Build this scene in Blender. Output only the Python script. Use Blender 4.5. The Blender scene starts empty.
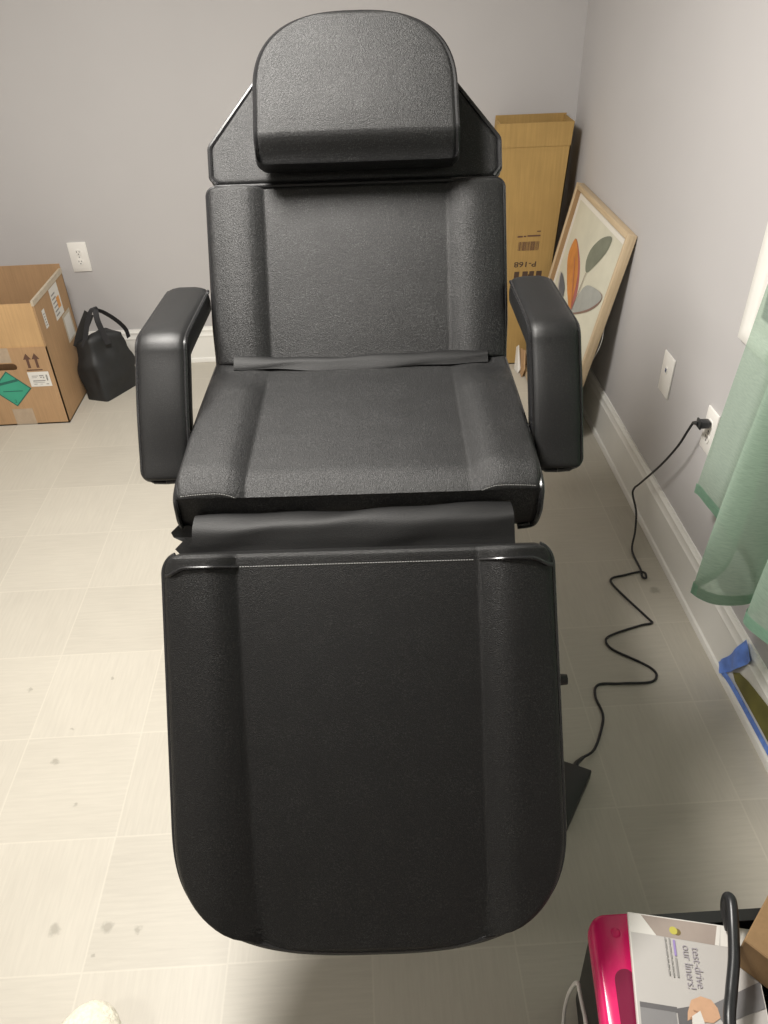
import bpy, bmesh, math, random
from mathutils import Vector, Matrix, noise
random.seed(7)
scn = bpy.context.scene
COL = scn.collection
T = 0.3048

# ------------------------------------------------------------------ materials
def _mat(name):
    m = bpy.data.materials.new(name); m.use_nodes = True
    nt = m.node_tree; b = nt.nodes['Principled BSDF']
    return m, nt, b
def N(nt, typ, **kw):
    n = nt.nodes.new(typ)
    for k, v in kw.items():
        if k in n.inputs: n.inputs[k].default_value = v
        else: setattr(n, k, v)
    return n
def plain(name, col, rough=.5, metal=0, var=.06, vscale=8, bump=0, bscale=200, spec=.5):
    m, nt, b = _mat(name); L = nt.links.new
    tc = N(nt, 'ShaderNodeTexCoord')
    no = N(nt, 'ShaderNodeTexNoise', Scale=vscale, Detail=3.0); L(tc.outputs['Object'], no.inputs['Vector'])
    cr = N(nt, 'ShaderNodeValToRGB')
    c0 = [max(0, c*(1-var)) for c in col]; c1 = [min(1, c*(1+var)) for c in col]
    cr.color_ramp.elements[0].color = (*c0, 1); cr.color_ramp.elements[1].color = (*c1, 1)
    cr.color_ramp.elements[0].position = .3; cr.color_ramp.elements[1].position = .7
    L(no.outputs['Fac'], cr.inputs[0]); L(cr.outputs[0], b.inputs['Base Color'])
    b.inputs['Roughness'].default_value = rough; b.inputs['Metallic'].default_value = metal
    b.inputs['Specular IOR Level'].default_value = spec
    if bump:
        n2 = N(nt, 'ShaderNodeTexNoise', Scale=bscale, Detail=2.0); L(tc.outputs['Object'], n2.inputs['Vector'])
        bp = N(nt, 'ShaderNodeBump', Strength=bump, Distance=.002); L(n2.outputs['Fac'], bp.inputs['Height'])
        L(bp.outputs[0], b.inputs['Normal'])
    return m

def vinyl(name, base=.009, rough=.45, emboss=0.0, grain=.42, spec=.42, glint=.068):
    m, nt, b = _mat(name); L = nt.links.new
    tc = N(nt, 'ShaderNodeTexCoord')
    v = N(nt, 'ShaderNodeTexVoronoi', Scale=620.0); L(tc.outputs['Object'], v.inputs['Vector'])
    n = N(nt, 'ShaderNodeTexNoise', Scale=1100.0, Detail=1.0); L(tc.outputs['Object'], n.inputs['Vector'])
    a = N(nt, 'ShaderNodeMath', operation='ADD'); L(v.outputs['Distance'], a.inputs[0]); L(n.outputs['Fac'], a.inputs[1])
    b1 = N(nt, 'ShaderNodeBump', Strength=grain, Distance=.0016); L(a.outputs[0], b1.inputs['Height'])
    out = b1
    if emboss:
        # faint repeated crackle motif pressed into the centre panels
        mp = N(nt, 'ShaderNodeMapping'); mp.inputs['Rotation'].default_value = (0, 0, .25)
        L(tc.outputs['Object'], mp.inputs['Vector'])
        w = N(nt, 'ShaderNodeTexNoise', Scale=30.0, Detail=4.0); L(mp.outputs[0], w.inputs['Vector'])
        mx = N(nt, 'ShaderNodeMix', data_type='VECTOR'); mx.inputs[0].default_value = .02
        L(mp.outputs[0], mx.inputs[4]); L(w.outputs['Color'], mx.inputs[5])
        v2 = N(nt, 'ShaderNodeTexVoronoi', Scale=26.0, feature='SMOOTH_F1', Randomness=.45); L(mx.outputs[1], v2.inputs['Vector'])
        v3 = N(nt, 'ShaderNodeTexVoronoi', Scale=95.0, feature='DISTANCE_TO_EDGE'); L(mx.outputs[1], v3.inputs['Vector'])
        mu = N(nt, 'ShaderNodeMath', operation='MULTIPLY'); L(v2.outputs['Distance'], mu.inputs[0]); L(v3.outputs['Distance'], mu.inputs[1])
        ad = N(nt, 'ShaderNodeMath', operation='ADD'); L(mu.outputs[0], ad.inputs[0])
        sc = N(nt, 'ShaderNodeMath', operation='MULTIPLY'); sc.inputs[1].default_value = .35
        L(v2.outputs['Distance'], sc.inputs[0]); L(sc.outputs[0], ad.inputs[1])
        b2 = N(nt, 'ShaderNodeBump', Strength=emboss, Distance=.006); L(ad.outputs[0], b2.inputs['Height'])
        L(b1.outputs[0], b2.inputs['Normal']); out = b2
    L(out.outputs[0], b.inputs['Normal'])
    n4 = N(nt, 'ShaderNodeTexNoise', Scale=3.0, Detail=2.0); L(tc.outputs['Object'], n4.inputs['Vector'])
    mr = N(nt, 'ShaderNodeMapRange'); mr.inputs[3].default_value = rough-.05; mr.inputs[4].default_value = rough+.06
    L(n4.outputs['Fac'], mr.inputs[0]); L(mr.outputs[0], b.inputs['Roughness'])
    # glints on the grain painted in as pale flecks, gathered in soft repeating clumps
    fl = N(nt, 'ShaderNodeTexNoise', Scale=430.0, Detail=2.0, Roughness=.7); L(tc.outputs['Object'], fl.inputs['Vector'])
    fr_ = N(nt, 'ShaderNodeMapRange'); fr_.inputs[1].default_value = .50; fr_.inputs[2].default_value = .78; L(fl.outputs['Fac'], fr_.inputs[0])
    cl = N(nt, 'ShaderNodeTexVoronoi', Scale=17.0, feature='SMOOTH_F1', Randomness=.55); L(tc.outputs['Object'], cl.inputs['Vector'])
    c2 = N(nt, 'ShaderNodeMapRange'); c2.inputs[1].default_value = .15; c2.inputs[2].default_value = .75; c2.inputs[3].default_value = 1.25; c2.inputs[4].default_value = .45
    L(cl.outputs['Distance'], c2.inputs[0])
    mm = N(nt, 'ShaderNodeMath', operation='MULTIPLY'); L(fr_.outputs[0], mm.inputs[0]); L(c2.outputs[0], mm.inputs[1])
    mc = N(nt, 'ShaderNodeMix', data_type='RGBA'); L(mm.outputs[0], mc.inputs[0])
    mc.inputs[6].default_value = (base, base, base*1.04, 1); mc.inputs[7].default_value = (glint, glint, glint, 1)
    L(mc.outputs[2], b.inputs['Base Color'])
    b.inputs['Specular IOR Level'].default_value = spec
    return m

def tile_floor():
    m, nt, b = _mat('vinyl_tile_floor'); L = nt.links.new
    tc = N(nt, 'ShaderNodeTexCoord'); sep = N(nt, 'ShaderNodeSeparateXYZ'); L(tc.outputs['Object'], sep.inputs[0])
    def M(op, a, c=None):
        n = N(nt, 'ShaderNodeMath', operation=op)
        for i, x in enumerate((a, c)):
            if x is None: continue
            if isinstance(x, (int, float)): n.inputs[i].default_value = x
            else: L(x, n.inputs[i])
        return n.outputs[0]
    ux, uy = M('DIVIDE', sep.outputs[0], T), M('DIVIDE', sep.outputs[1], T)
    fx, fy = M('FLOOR', ux), M('FLOOR', uy)
    rx, ry = M('SUBTRACT', ux, fx), M('SUBTRACT', uy, fy)
    par = M('ABSOLUTE', M('MODULO', M('ADD', fx, fy), 2.0))          # checker of grain directions
    ex = M('MINIMUM', rx, M('SUBTRACT', 1.0, rx)); ey = M('MINIMUM', ry, M('SUBTRACT', 1.0, ry))
    edge = M('MINIMUM', ex, ey)
    line = N(nt, 'ShaderNodeMapRange', interpolation_type='SMOOTHSTEP'); line.inputs[1].default_value = .003; line.inputs[2].default_value = .010
    line.inputs[3].default_value = 1; line.inputs[4].default_value = 0; L(edge, line.inputs[0])
    cmb = N(nt, 'ShaderNodeCombineXYZ'); L(fx, cmb.inputs[0]); L(fy, cmb.inputs[1])
    wn = N(nt, 'ShaderNodeTexWhiteNoise'); L(cmb.outputs[0], wn.inputs['Vector'])
    def streak(sx, sy):
        mp = N(nt, 'ShaderNodeMapping'); mp.inputs['Scale'].default_value = (sx, sy, 1)
        L(tc.outputs['Object'], mp.inputs['Vector'])
        no = N(nt, 'ShaderNodeTexNoise', Scale=1.0, Detail=5.0, Roughness=.65); L(mp.outputs[0], no.inputs['Vector'])
        return no.outputs['Fac']
    mixs = N(nt, 'ShaderNodeMix', data_type='FLOAT'); L(par, mixs.inputs[0]); L(streak(9, 130), mixs.inputs[2]); L(streak(130, 9), mixs.inputs[3])
    big = N(nt, 'ShaderNodeTexNoise', Scale=5.0, Detail=4.0); L(tc.outputs['Object'], big.inputs['Vector'])
    val = M('ADD', M('ADD', M('MULTIPLY', mixs.outputs[0], .50), M('MULTIPLY', wn.outputs['Value'], .13)), M('MULTIPLY', big.outputs['Fac'], .26))
    cr = N(nt, 'ShaderNodeValToRGB'); e = cr.color_ramp.elements
    e[0].position = .22; e[0].color = (.45, .42, .36, 1); e[1].position = .72; e[1].color = (.58, .545, .47, 1)
    L(val, cr.inputs[0])
    mx = N(nt, 'ShaderNodeMix', data_type='RGBA'); L(M('MULTIPLY', line.outputs[0], .27), mx.inputs[0])
    L(cr.outputs[0], mx.inputs[6]); mx.inputs[7].default_value = (.70, .66, .57, 1)
    # small grey scuffs
    tot = None
    for (sx, sy, sr) in [(.831, -2.041, .016), (.945, -2.042, .016), (1.015, -2.052, .011), (.702, -1.60, .013), (.791, -1.735, .008), (.786, -1.321, .008), (.556, -1.349, .008), (.93, -2.10, .005), (.72, -1.50, .006), (2.48, -1.071, .02)]:
        vm = N(nt, 'ShaderNodeVectorMath', operation='DISTANCE'); vm.inputs[1].default_value = (sx, sy, 0)
        sw = N(nt, 'ShaderNodeTexNoise', Scale=70.0, Detail=3.0); L(tc.outputs['Object'], sw.inputs['Vector'])
        wv = N(nt, 'ShaderNodeVectorMath', operation='MULTIPLY_ADD')
        wv.inputs[1].default_value = (.022, .022, 0); L(sw.outputs['Color'], wv.inputs[0])
        ad = N(nt, 'ShaderNodeVectorMath', operation='SUBTRACT'); ad.inputs[1].default_value = (.011, .011, 0); L(tc.outputs['Object'], ad.inputs[0])
        L(ad.outputs[0], wv.inputs[2]); L(wv.outputs[0], vm.inputs[0])
        r = N(nt, 'ShaderNodeMapRange', interpolation_type='SMOOTHSTEP'); r.inputs[1].default_value = sr*.4; r.inputs[2].default_value = sr*1.1
        r.inputs[3].default_value = .42; r.inputs[4].default_value = 0; L(vm.outputs['Value'], r.inputs[0])
        tot = r.outputs[0] if tot is None else M('MAXIMUM', tot, r.outputs[0])
    m2 = N(nt, 'ShaderNodeMix', data_type='RGBA'); L(tot, m2.inputs[0]); L(mx.outputs[2], m2.inputs[6]); m2.inputs[7].default_value = (.17, .155, .12, 1)
    L(m2.outputs[2], b.inputs['Base Color']); b.inputs['Roughness'].default_value = .48
    bp = N(nt, 'ShaderNodeBump', Strength=.12, Distance=.001); L(mixs.outputs[0], bp.inputs['Height']); L(bp.outputs[0], b.inputs['Normal'])
    return m

def cardboard(name, col):
    m, nt, b = _mat(name); L = nt.links.new
    tc = N(nt, 'ShaderNodeTexCoord')
    mp = N(nt, 'ShaderNodeMapping'); mp.inputs['Scale'].default_value = (140, 140, 6); L(tc.outputs['Object'], mp.inputs['Vector'])
    n = N(nt, 'ShaderNodeTexNoise', Scale=1.0, Detail=3.0); L(mp.outputs[0], n.inputs['Vector'])
    n2 = N(nt, 'ShaderNodeTexNoise', Scale=6.0, Detail=4.0); L(tc.outputs['Object'], n2.inputs['Vector'])
    a = N(nt, 'ShaderNodeMath', operation='MULTIPLY'); L(n.outputs['Fac'], a.inputs[0]); L(n2.outputs['Fac'], a.inputs[1])
    cr = N(nt, 'ShaderNodeValToRGB'); e = cr.color_ramp.elements
    e[0].position = .1; e[0].color = (*[c*.86 for c in col], 1); e[1].position = .45; e[1].color = (*[c*1.08 for c in col], 1)
    L(a.outputs[0], cr.inputs[0]); L(cr.outputs[0], b.inputs['Base Color'])
    b.inputs['Roughness'].default_value = .75; b.inputs['Specular IOR Level'].default_value = .25
    return m

def wood(name, c0, c1, axis=2):
    m, nt, b = _mat(name); L = nt.links.new
    tc = N(nt, 'ShaderNodeTexCoord'); mp = N(nt, 'ShaderNodeMapping')
    s = [90, 90, 90]; s[axis] = 5; mp.inputs['Scale'].default_value = s; L(tc.outputs['Object'], mp.inputs['Vector'])
    n = N(nt, 'ShaderNodeTexNoise', Scale=1.0, Detail=5.0, Roughness=.6); L(mp.outputs[0], n.inputs['Vector'])
    cr = N(nt, 'ShaderNodeValToRGB'); e = cr.color_ramp.elements
    e[0].position = .3; e[0].color = (*c0, 1); e[1].position = .7; e[1].color = (*c1, 1)
    L(n.outputs['Fac'], cr.inputs[0]); L(cr.outputs[0], b.inputs['Base Color']); b.inputs['Roughness'].default_value = .5
    return m

def sheer(name, col, transp=.22):
    m, nt, b = _mat(name); L = nt.links.new
    out = nt.nodes['Material Output']; nt.nodes.remove(b)
    tc = N(nt, 'ShaderNodeTexCoord'); mp = N(nt, 'ShaderNodeMapping'); mp.inputs['Scale'].default_value = (60, 60, 600); L(tc.outputs['Object'], mp.inputs['Vector'])
    n = N(nt, 'ShaderNodeTexNoise', Scale=1.0, Detail=3.0); L(mp.outputs[0], n.inputs['Vector'])
    cr = N(nt, 'ShaderNodeValToRGB'); e = cr.color_ramp.elements
    e[0].position = .3; e[0].color = (*[c*.88 for c in col], 1); e[1].position = .7; e[1].color = (*[c*1.1 for c in col], 1)
    L(n.outputs['Fac'], cr.inputs[0])
    d = N(nt, 'ShaderNodeBsdfDiffuse'); L(cr.outputs[0], d.inputs['Color'])
    t = N(nt, 'ShaderNodeBsdfTranslucent'); L(cr.outputs[0], t.inputs['Color'])
    g = N(nt, 'ShaderNodeBsdfGlossy', Roughness=.45); g.inputs['Color'].default_value = (.8, .9, .8, 1)
    m1 = N(nt, 'ShaderNodeMixShader'); m1.inputs[0].default_value = .35; L(d.outputs[0], m1.inputs[1]); L(t.outputs[0], m1.inputs[2])
    m3 = N(nt, 'ShaderNodeMixShader'); m3.inputs[0].default_value = .04; L(m1.outputs[0], m3.inputs[1]); L(g.outputs[0], m3.inputs[2])
    tr = N(nt, 'ShaderNodeBsdfTransparent'); tr.inputs['Color'].default_value = (.80, .95, .86, 1)
    m2 = N(nt, 'ShaderNodeMixShader'); m2.inputs[0].default_value = transp; L(m3.outputs[0], m2.inputs[1]); L(tr.outputs[0], m2.inputs[2])
    L(m2.outputs[0], out.inputs['Surface'])
    return m

def filmtape(name, col, alpha):
    m = plain(name, col, .3, var=.08, vscale=40)
    m.node_tree.nodes['Principled BSDF'].inputs['Alpha'].default_value = alpha
    return m

MT = dict(
    wall=plain('wall_paint', (.535, .520, .520), .7, var=.015, vscale=3, bump=.05, bscale=350, spec=.3),
    ceiling=plain('ceiling_paint', (.88, .87, .85), .8, var=.01),
    floor=tile_floor(),
    trim=plain('trim_paint', (.84, .83, .79), .38, var=.02),
    vinyl=vinyl('black_vinyl', emboss=0), vinyl_e=vinyl('embossed_black_vinyl', emboss=.13),
    vinyl_s=vinyl('smooth_black_vinyl', rough=.45, grain=.18, glint=.025),
    vinyl_shade=vinyl('shaded_black_vinyl', base=.006, glint=.032, spec=.36, rough=.42),  # same vinyl darkened for the leg rest, its shade put into the colour
    vinyl_f=vinyl('flap_vinyl', rough=.55, grain=.2, base=.007, spec=.3, glint=.012),
    piping=plain('black_piping', (.014, .014, .015), .26, var=.05, vscale=60),
    stitch=plain('grey_thread', (.33, .33, .32), .7),
    steel=plain('black_steel', (.02, .02, .022), .4, metal=.3),
    chrome=plain('grey_steel', (.45, .45, .46), .3, metal=1),
    card=cardboard('cardboard_left', (.45, .285, .155)), card2=cardboard('cardboard_tall', (.44, .285, .105)), card3=cardboard('cardboard_small_shaded', (.30, .19, .095)),  # the small carton's cardboard is darkened to carry the shade on it
    cardin=cardboard('cardboard_inside', (.42, .24, .11)),
    ink=plain('dark_print', (.075, .045, .03), .7), inkb=plain('brown_print', (.12, .06, .04), .7),
    paper=plain('white_paper', (.72, .70, .66), .6, var=.03), label_grey=plain('grey_print', (.30, .29, .28), .7),
    green=plain('green_sticker', (.045, .34, .22), .45), dkgreen=plain('dark_green_print', (.02, .13, .10), .5),
    tape=filmtape('clear_tape', (.62, .52, .40), .55), tape2=filmtape('rim_tape', (.58, .50, .38), .9),
    orange_print=plain('orange_print', (.70, .32, .08), .6),
    bag=plain('black_nylon', (.016, .017, .018), .55, var=.15, vscale=30, bump=.25, bscale=500),
    strap=plain('black_webbing', (.013, .013, .016), .6, bump=.3, bscale=900),
    plate=plain('white_plastic', (.88, .86, .82), .35, var=.01), hole=plain('socket_slot', (.02, .02, .02), .6),
    bluejack=plain('blue_jack', (.03, .05, .16), .4),
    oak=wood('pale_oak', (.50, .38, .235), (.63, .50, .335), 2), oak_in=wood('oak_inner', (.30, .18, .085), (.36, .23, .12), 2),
    mat_w=plain('mat_board', (.78, .75, .68), .6, var=.01), art=plain('art_paper', (.66, .64, .52), .6, var=.05, vscale=12),
    a_org=plain('art_orange', (.60, .24, .06), .6, var=.12, vscale=20), a_mag=plain('art_rose', (.42, .14, .12), .6, var=.1),
    a_grn=plain('art_sage', (.20, .215, .165), .6, var=.12, vscale=20), a_gry=plain('art_grey', (.37, .38, .355), .6, var=.08, vscale=20),
    a_dk=plain('art_slate', (.13, .135, .15), .6), a_lav=plain('art_lavender', (.46, .43, .42), .6), a_brn=plain('art_stem', (.24, .15, .12), .6),
    black=plain('black_plastic', (.012, .012, .012), .45, var=.1), rubber=plain('black_rubber', (.018, .019, .021), .33, var=.1, vscale=60),
    cord=plain('cord_black', (.010, .010, .012), .42),
    sheer=sheer('green_sheer', (.46, .57, .48), .33), hem=sheer('green_hem', (.29, .48, .36), .08),
    bluetape=plain('blue_tape', (.16, .30, .86), .5, var=.25, vscale=30), olive=plain('olive_strip', (.17, .155, .035), .6, var=.25, vscale=14),
    magenta=plain('magenta_plastic', (.74, .02, .15), .22, var=.03), magenta_shade=plain('magenta_recess_shade', (.20, .006, .045), .35),
    white_cord=plain('white_cord', (.75, .73, .70), .4),
    wool=plain('cream_wool', (.78, .74, .62), .95, var=.12, vscale=120, bump=1.0, bscale=260, spec=.1), sole=plain('tan_sole', (.30, .25, .19), .7),
    b_grey=plain('cover_grey', (.52, .50, .48), .4, var=.02), b_taupe=plain('cover_taupe', (.37, .31, .275), .4, var=.05, vscale=30),
    b_mid=plain('cover_mid_grey', (.25, .245, .25), .4), b_dark=plain('cover_dark', (.14, .135, .14), .4), b_slate=plain('cover_slate', (.20, .195, .20), .4),
    b_text=plain('cover_text', (.36, .33, .37), .45), b_gold=plain('cover_gold', (.55, .50, .10), .4), b_goldd=plain('cover_gold_dark', (.20, .15, .05), .4), b_skin=plain('cover_skin', (.62, .38, .24), .45, var=.06, vscale=60),
    b_skind=plain('cover_skin_dark', (.40, .22, .13), .45), b_purple=plain('cover_purple', (.34, .26, .55), .4),
    glass=plain('window_pane', (.05, .06, .07), .08),
)

# ------------------------------------------------------------------ helpers
def link(o, parent=None):
    COL.objects.link(o)
    if parent is not None: o.parent = parent
    return o
def build(name, bm, mat, parent=None, smooth=40, loc=None, recalc=True):
    if recalc: bmesh.ops.recalc_face_normals(bm, faces=bm.faces[:])
    me = bpy.data.meshes.new(name); bm.to_mesh(me); bm.free()
    mats = mat if isinstance(mat, (list, tuple)) else [mat]
    for m in mats: me.materials.append(m)
    if smooth:
        me.polygons.foreach_set('use_smooth', [True]*len(me.polygons)); me.set_sharp_from_angle(angle=math.radians(smooth))
    o = bpy.data.objects.new(name, me); link(o, parent)
    if loc: o.location = loc
    return o
def tag(o, label=None, cat=None, group=None, kind=None):
    for k, v in (('label', label), ('category', cat), ('group', group), ('kind', kind)):
        if v: o[k] = v
    return o
def thing(name, label, cat, loc=(0, 0, 0), rz=0, group=None):
    o = bpy.data.objects.new(name, None); o.empty_display_size = .1; link(o)
    o.location = loc; o.rotation_euler = (0, 0, rz); tag(o, label, cat, group); return o
def add_box(bm, c, s, bev=0, mi=0, rot=None, seg=2):
    r = bmesh.ops.create_cube(bm, size=1); vs = r['verts']
    for v in vs:
        v.co = Vector((v.co.x*s[0], v.co.y*s[1], v.co.z*s[2]))
    fs = list({f for v in vs for f in v.link_faces})
    if bev:
        es = list({e for v in vs for e in v.link_edges})
        g = bmesh.ops.bevel(bm, geom=es, offset=bev, segments=seg, affect='EDGES', profile=.5)
        vs = list({v for f in g['faces'] for v in f.verts} | {v for v in vs if v.is_valid}); fs = list({f for v in vs for f in v.link_faces})
    for v in vs:
        p = v.co
        if rot is not None: p = rot @ p
        v.co = p + Vector(c)
    for f in fs: f.material_index = mi
    return vs
def add_prism(bm, pts, vec, mi=0):
    """closed polygon (3-D points) swept along vec"""
    a = [bm.verts.new(p) for p in pts]; b = [bm.verts.new(Vector(p)+Vector(vec)) for p in pts]
    n = len(pts); fs = [bm.faces.new(a[::-1]), bm.faces.new(b)]
    for i in range(n): fs.append(bm.faces.new((a[i], a[(i+1) % n], b[(i+1) % n], b[i])))
    for f in fs: f.material_index = mi
    return a+b
def catmull(P, n=8, closed=False):
    P = [Vector(p) for p in P]; out = []; m = len(P)
    rng = range(m if closed else m-1)
    for i in rng:
        p1, p2 = P[i], P[(i+1) % m]
        p0 = P[i-1] if (i > 0 or closed) else p1*2-p2
        p3 = P[(i+2) % m] if (i+2 < m or closed) else p2*2-p1
        for k in range(n):
            t = k/n
            out.append(.5*((2*p1)+(p2-p0)*t+(2*p0-5*p1+4*p2-p3)*t*t+(3*p1-p0-3*p2+p3)*t**3))
    if not closed: out.append(P[-1].copy())
    return out
def add_tube(bm, path, r, seg=8, closed=False, mi=0):
    path = [Vector(p) for p in path]; n = len(path); rings = []; up = None
    for i, p in enumerate(path):
        a = path[(i-1) % n] if (closed or i > 0) else p; b = path[(i+1) % n] if (closed or i < n-1) else p
        t = (b-a).normalized()
        if up is None: up = t.orthogonal().normalized()
        up = up-t*up.dot(t); up = up.normalized() if up.length > 1e-6 else t.orthogonal().normalized()
        s = t.cross(up); rr = r(i/(n-1)) if callable(r) else r
        rings.append([bm.verts.new(p+rr*(math.cos(2*math.pi*k/seg)*up+math.sin(2*math.pi*k/seg)*s)) for k in range(seg)])
    for i in range(n if closed else n-1):
        A, B = rings[i], rings[(i+1) % n]
        for k in range(seg):
            f = bm.faces.new((A[k], A[(k+1) % seg], B[(k+1) % seg], B[k])); f.material_index = mi
    if not closed:
        bm.faces.new(rings[0][::-1]).material_index = mi; bm.faces.new(rings[-1]).material_index = mi
def add_sheet(bm, rows, th, mi=0, closed=False):
    """rows: grid of points; a sheet with real thickness th"""
    nr, nc = len(rows), len(rows[0]); P = [[Vector(p) for p in r] for r in rows]
    nrm = [[None]*nc for _ in range(nr)]
    for i in range(nr):
        for j in range(nc):
            du = P[min(i+1, nr-1)][j]-P[max(i-1, 0)][j]; dv = P[i][min(j+1, nc-1)]-P[i][max(j-1, 0)]
            n = du.cross(dv); nrm[i][j] = n.normalized() if n.length > 1e-12 else Vector((0, 0, 1))
    A = [[bm.verts.new(P[i][j]+nrm[i][j]*th/2) for j in range(nc)] for i in range(nr)]
    B = [[bm.verts.new(P[i][j]-nrm[i][j]*th/2) for j in range(nc)] for i in range(nr)]
    F = []
    for i in range(nr-1):
        for j in range(nc-1):
            F.append(bm.faces.new((A[i][j], A[i][j+1], A[i+1][j+1], A[i+1][j]))); F.append(bm.faces.new((B[i][j], B[i+1][j], B[i+1][j+1], B[i][j+1])))
    for i in range(nr-1):
        F.append(bm.faces.new((A[i][0], A[i+1][0], B[i+1][0], B[i][0]))); F.append(bm.faces.new((A[i][-1], B[i][-1], B[i+1][-1], A[i+1][-1])))
    for j in range(nc-1):
        F.append(bm.faces.new((A[0][j], B[0][j], B[0][j+1], A[0][j+1]))); F.append(bm.faces.new((A[-1][j], A[-1][j+1], B[-1][j+1], B[-1][j])))
    for f in F: f.material_index = mi
def text_polys(s, size, bold=0, space=1.0):
    cu = bpy.data.curves.new('t', 'FONT'); cu.body = s; cu.size = size; cu.align_x = 'CENTER'; cu.align_y = 'CENTER'; cu.offset = bold; cu.space_character = space
    cu.resolution_u = 3
    o = bpy.data.objects.new('t', cu); COL.objects.link(o); dg = bpy.context.evaluated_depsgraph_get()
    me = bpy.data.meshes.new_from_object(o.evaluated_get(dg)); vs = [v.co.copy() for v in me.vertices]
    polys = [[(vs[i].x, vs[i].y) for i in p.vertices] for p in me.polygons]
    bpy.data.objects.remove(o); bpy.data.curves.remove(cu); bpy.data.meshes.remove(me)
    return polys
def rot2(polys, ang, off=(0, 0), sx=1, sy=1):
    c, s = math.cos(ang), math.sin(ang)
    return [[(x*sx*c-y*sy*s+off[0], x*sx*s+y*sy*c+off[1]) for x, y in p] for p in polys]
def print_mesh(name, items, O, ux, uy, parent, lift=.0006, step=.0003):
    """items: list of (list of 2-D polygons, material); one flat printed mesh lying on a surface"""
    O, ux, uy = Vector(O), Vector(ux), Vector(uy); n = ux.cross(uy).normalized()
    bm = bmesh.new(); mats = []
    for k, (polys, m) in enumerate(items):
        if m not in mats: mats.append(m)
        mi = mats.index(m)
        for p in polys:
            try:
                f = bm.faces.new([bm.verts.new(O+ux*x+uy*y+n*(lift+k*step)) for x, y in p]); f.material_index = mi
            except ValueError: pass
    return build(name, bm, mats, parent, smooth=0, recalc=False)
def rect(x0, y0, x1, y1): return [(x0, y0), (x1, y0), (x1, y1), (x0, y1)]
def sstep(t): t = max(0., min(1., t)); return t*t*(3-2*t)

# ------------------------------------------------------------------ the room
WX, WY, H = 2.560, 0.812, 2.44
LX, FY = -1.75, -4.7
def slab(name, c, s, mat):
    bm = bmesh.new(); add_box(bm, c, s); return tag(build(name, bm, mat, smooth=0), kind='structure')
fl = slab('floor', ((LX+WX)/2, (FY+WY)/2, -.05), (WX-LX, WY-FY, .1), MT['floor'])
slab('ceiling', ((LX+WX)/2, (FY+WY)/2, H+.05), (WX-LX+.2, WY-FY+.2, .1), MT['ceiling'])
slab('wall_back', ((LX+WX)/2, WY+.05, H/2), (WX-LX+.2, .1, H), MT['wall'])
slab('wall_right', (WX+.05, (FY+WY)/2, H/2), (.1, WY-FY, H), MT['wall'])
slab('wall_left', (LX-.05, (FY+WY)/2, H/2), (.1, WY-FY, H), MT['wall'])
slab('wall_front', ((LX+WX)/2, FY-.05, H/2), (WX-LX+.2, .1, H), plain('dimmed_wall_paint', (.30, .29, .28), .7, var=.02))  # colour darkened on this unseen wall so the leg rest reflects less light
# baseboards: shoe moulding, flat face, stepped cap
def bb_profile(h):
    return [(0, 0), (.021, 0), (.021, .012), (.0185, .019), (.013, .023), (.0125, h-.052), (.015, h-.050), (.0155, h-.043), (.012, h-.038), (.0105, h-.024), (.0125, h-.021), (.0125, h-.014), (.008, h-.008), (.006, h), (0, h)]
bm = bmesh.new(); add_prism(bm, [(WX-d, FY, z) for d, z in bb_profile(.200)], (0, WY-FY, 0)); tag(build('baseboard_right', bm, MT['trim'], smooth=30), kind='structure')
bm = bmesh.new(); add_prism(bm, [(LX, WY-d, z) for d, z in bb_profile(.185)], (WX-LX-.022, 0, 0)); tag(build('baseboard_back', bm, MT['trim'], smooth=30), kind='structure')
bm = bmesh.new(); add_prism(bm, [(LX+d, FY, z) for d, z in bb_profile(.190)], (0, WY-FY-.022, 0)); tag(build('baseboard_left', bm, MT['trim'], smooth=30), kind='structure')
# window on the right wall, mostly behind the curtain
wr = bpy.data.objects.new('window_1', None); link(wr); wr.location = (WX, -1.598, .864); tag(wr, kind='structure')
def casing_bm():
    bm = bmesh.new(); w, hh, c = 1.10, 1.16, .085
    prof = [(0, 0), (.014, 0), (.018, .012), (.018, .03), (.012, .045), (.014, .06), (.014, c), (0, c)]   # (proud, inward)
    ring = []
    for d, k in prof:
        y0, y1, z0, z1 = -w/2+k, w/2-k, k, hh-k
        ring.append([bm.verts.new((-d-.0003, y, z)) for y, z in ((y0, z0), (y1, z0), (y1, z1), (y0, z1))])
    n = len(ring)
    for i in range(n):
        A, B = ring[i], ring[(i+1) % n]
        for k in range(4): bm.faces.new((A[k], A[(k+1) % 4], B[(k+1) % 4], B[k]))
    return bm
build('casing', casing_bm(), MT['trim'], wr, smooth=30)
bm = bmesh.new(); add_box(bm, (-.006, 0, .58), (.010, .93, .99)); build('pane', bm, MT['glass'], wr, smooth=0)
bm = bmesh.new(); add_box(bm, (-.010, 0, .58), (.018, .93, .035), .004)
build('meeting_rail', bm, MT['trim'], wr)

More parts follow.
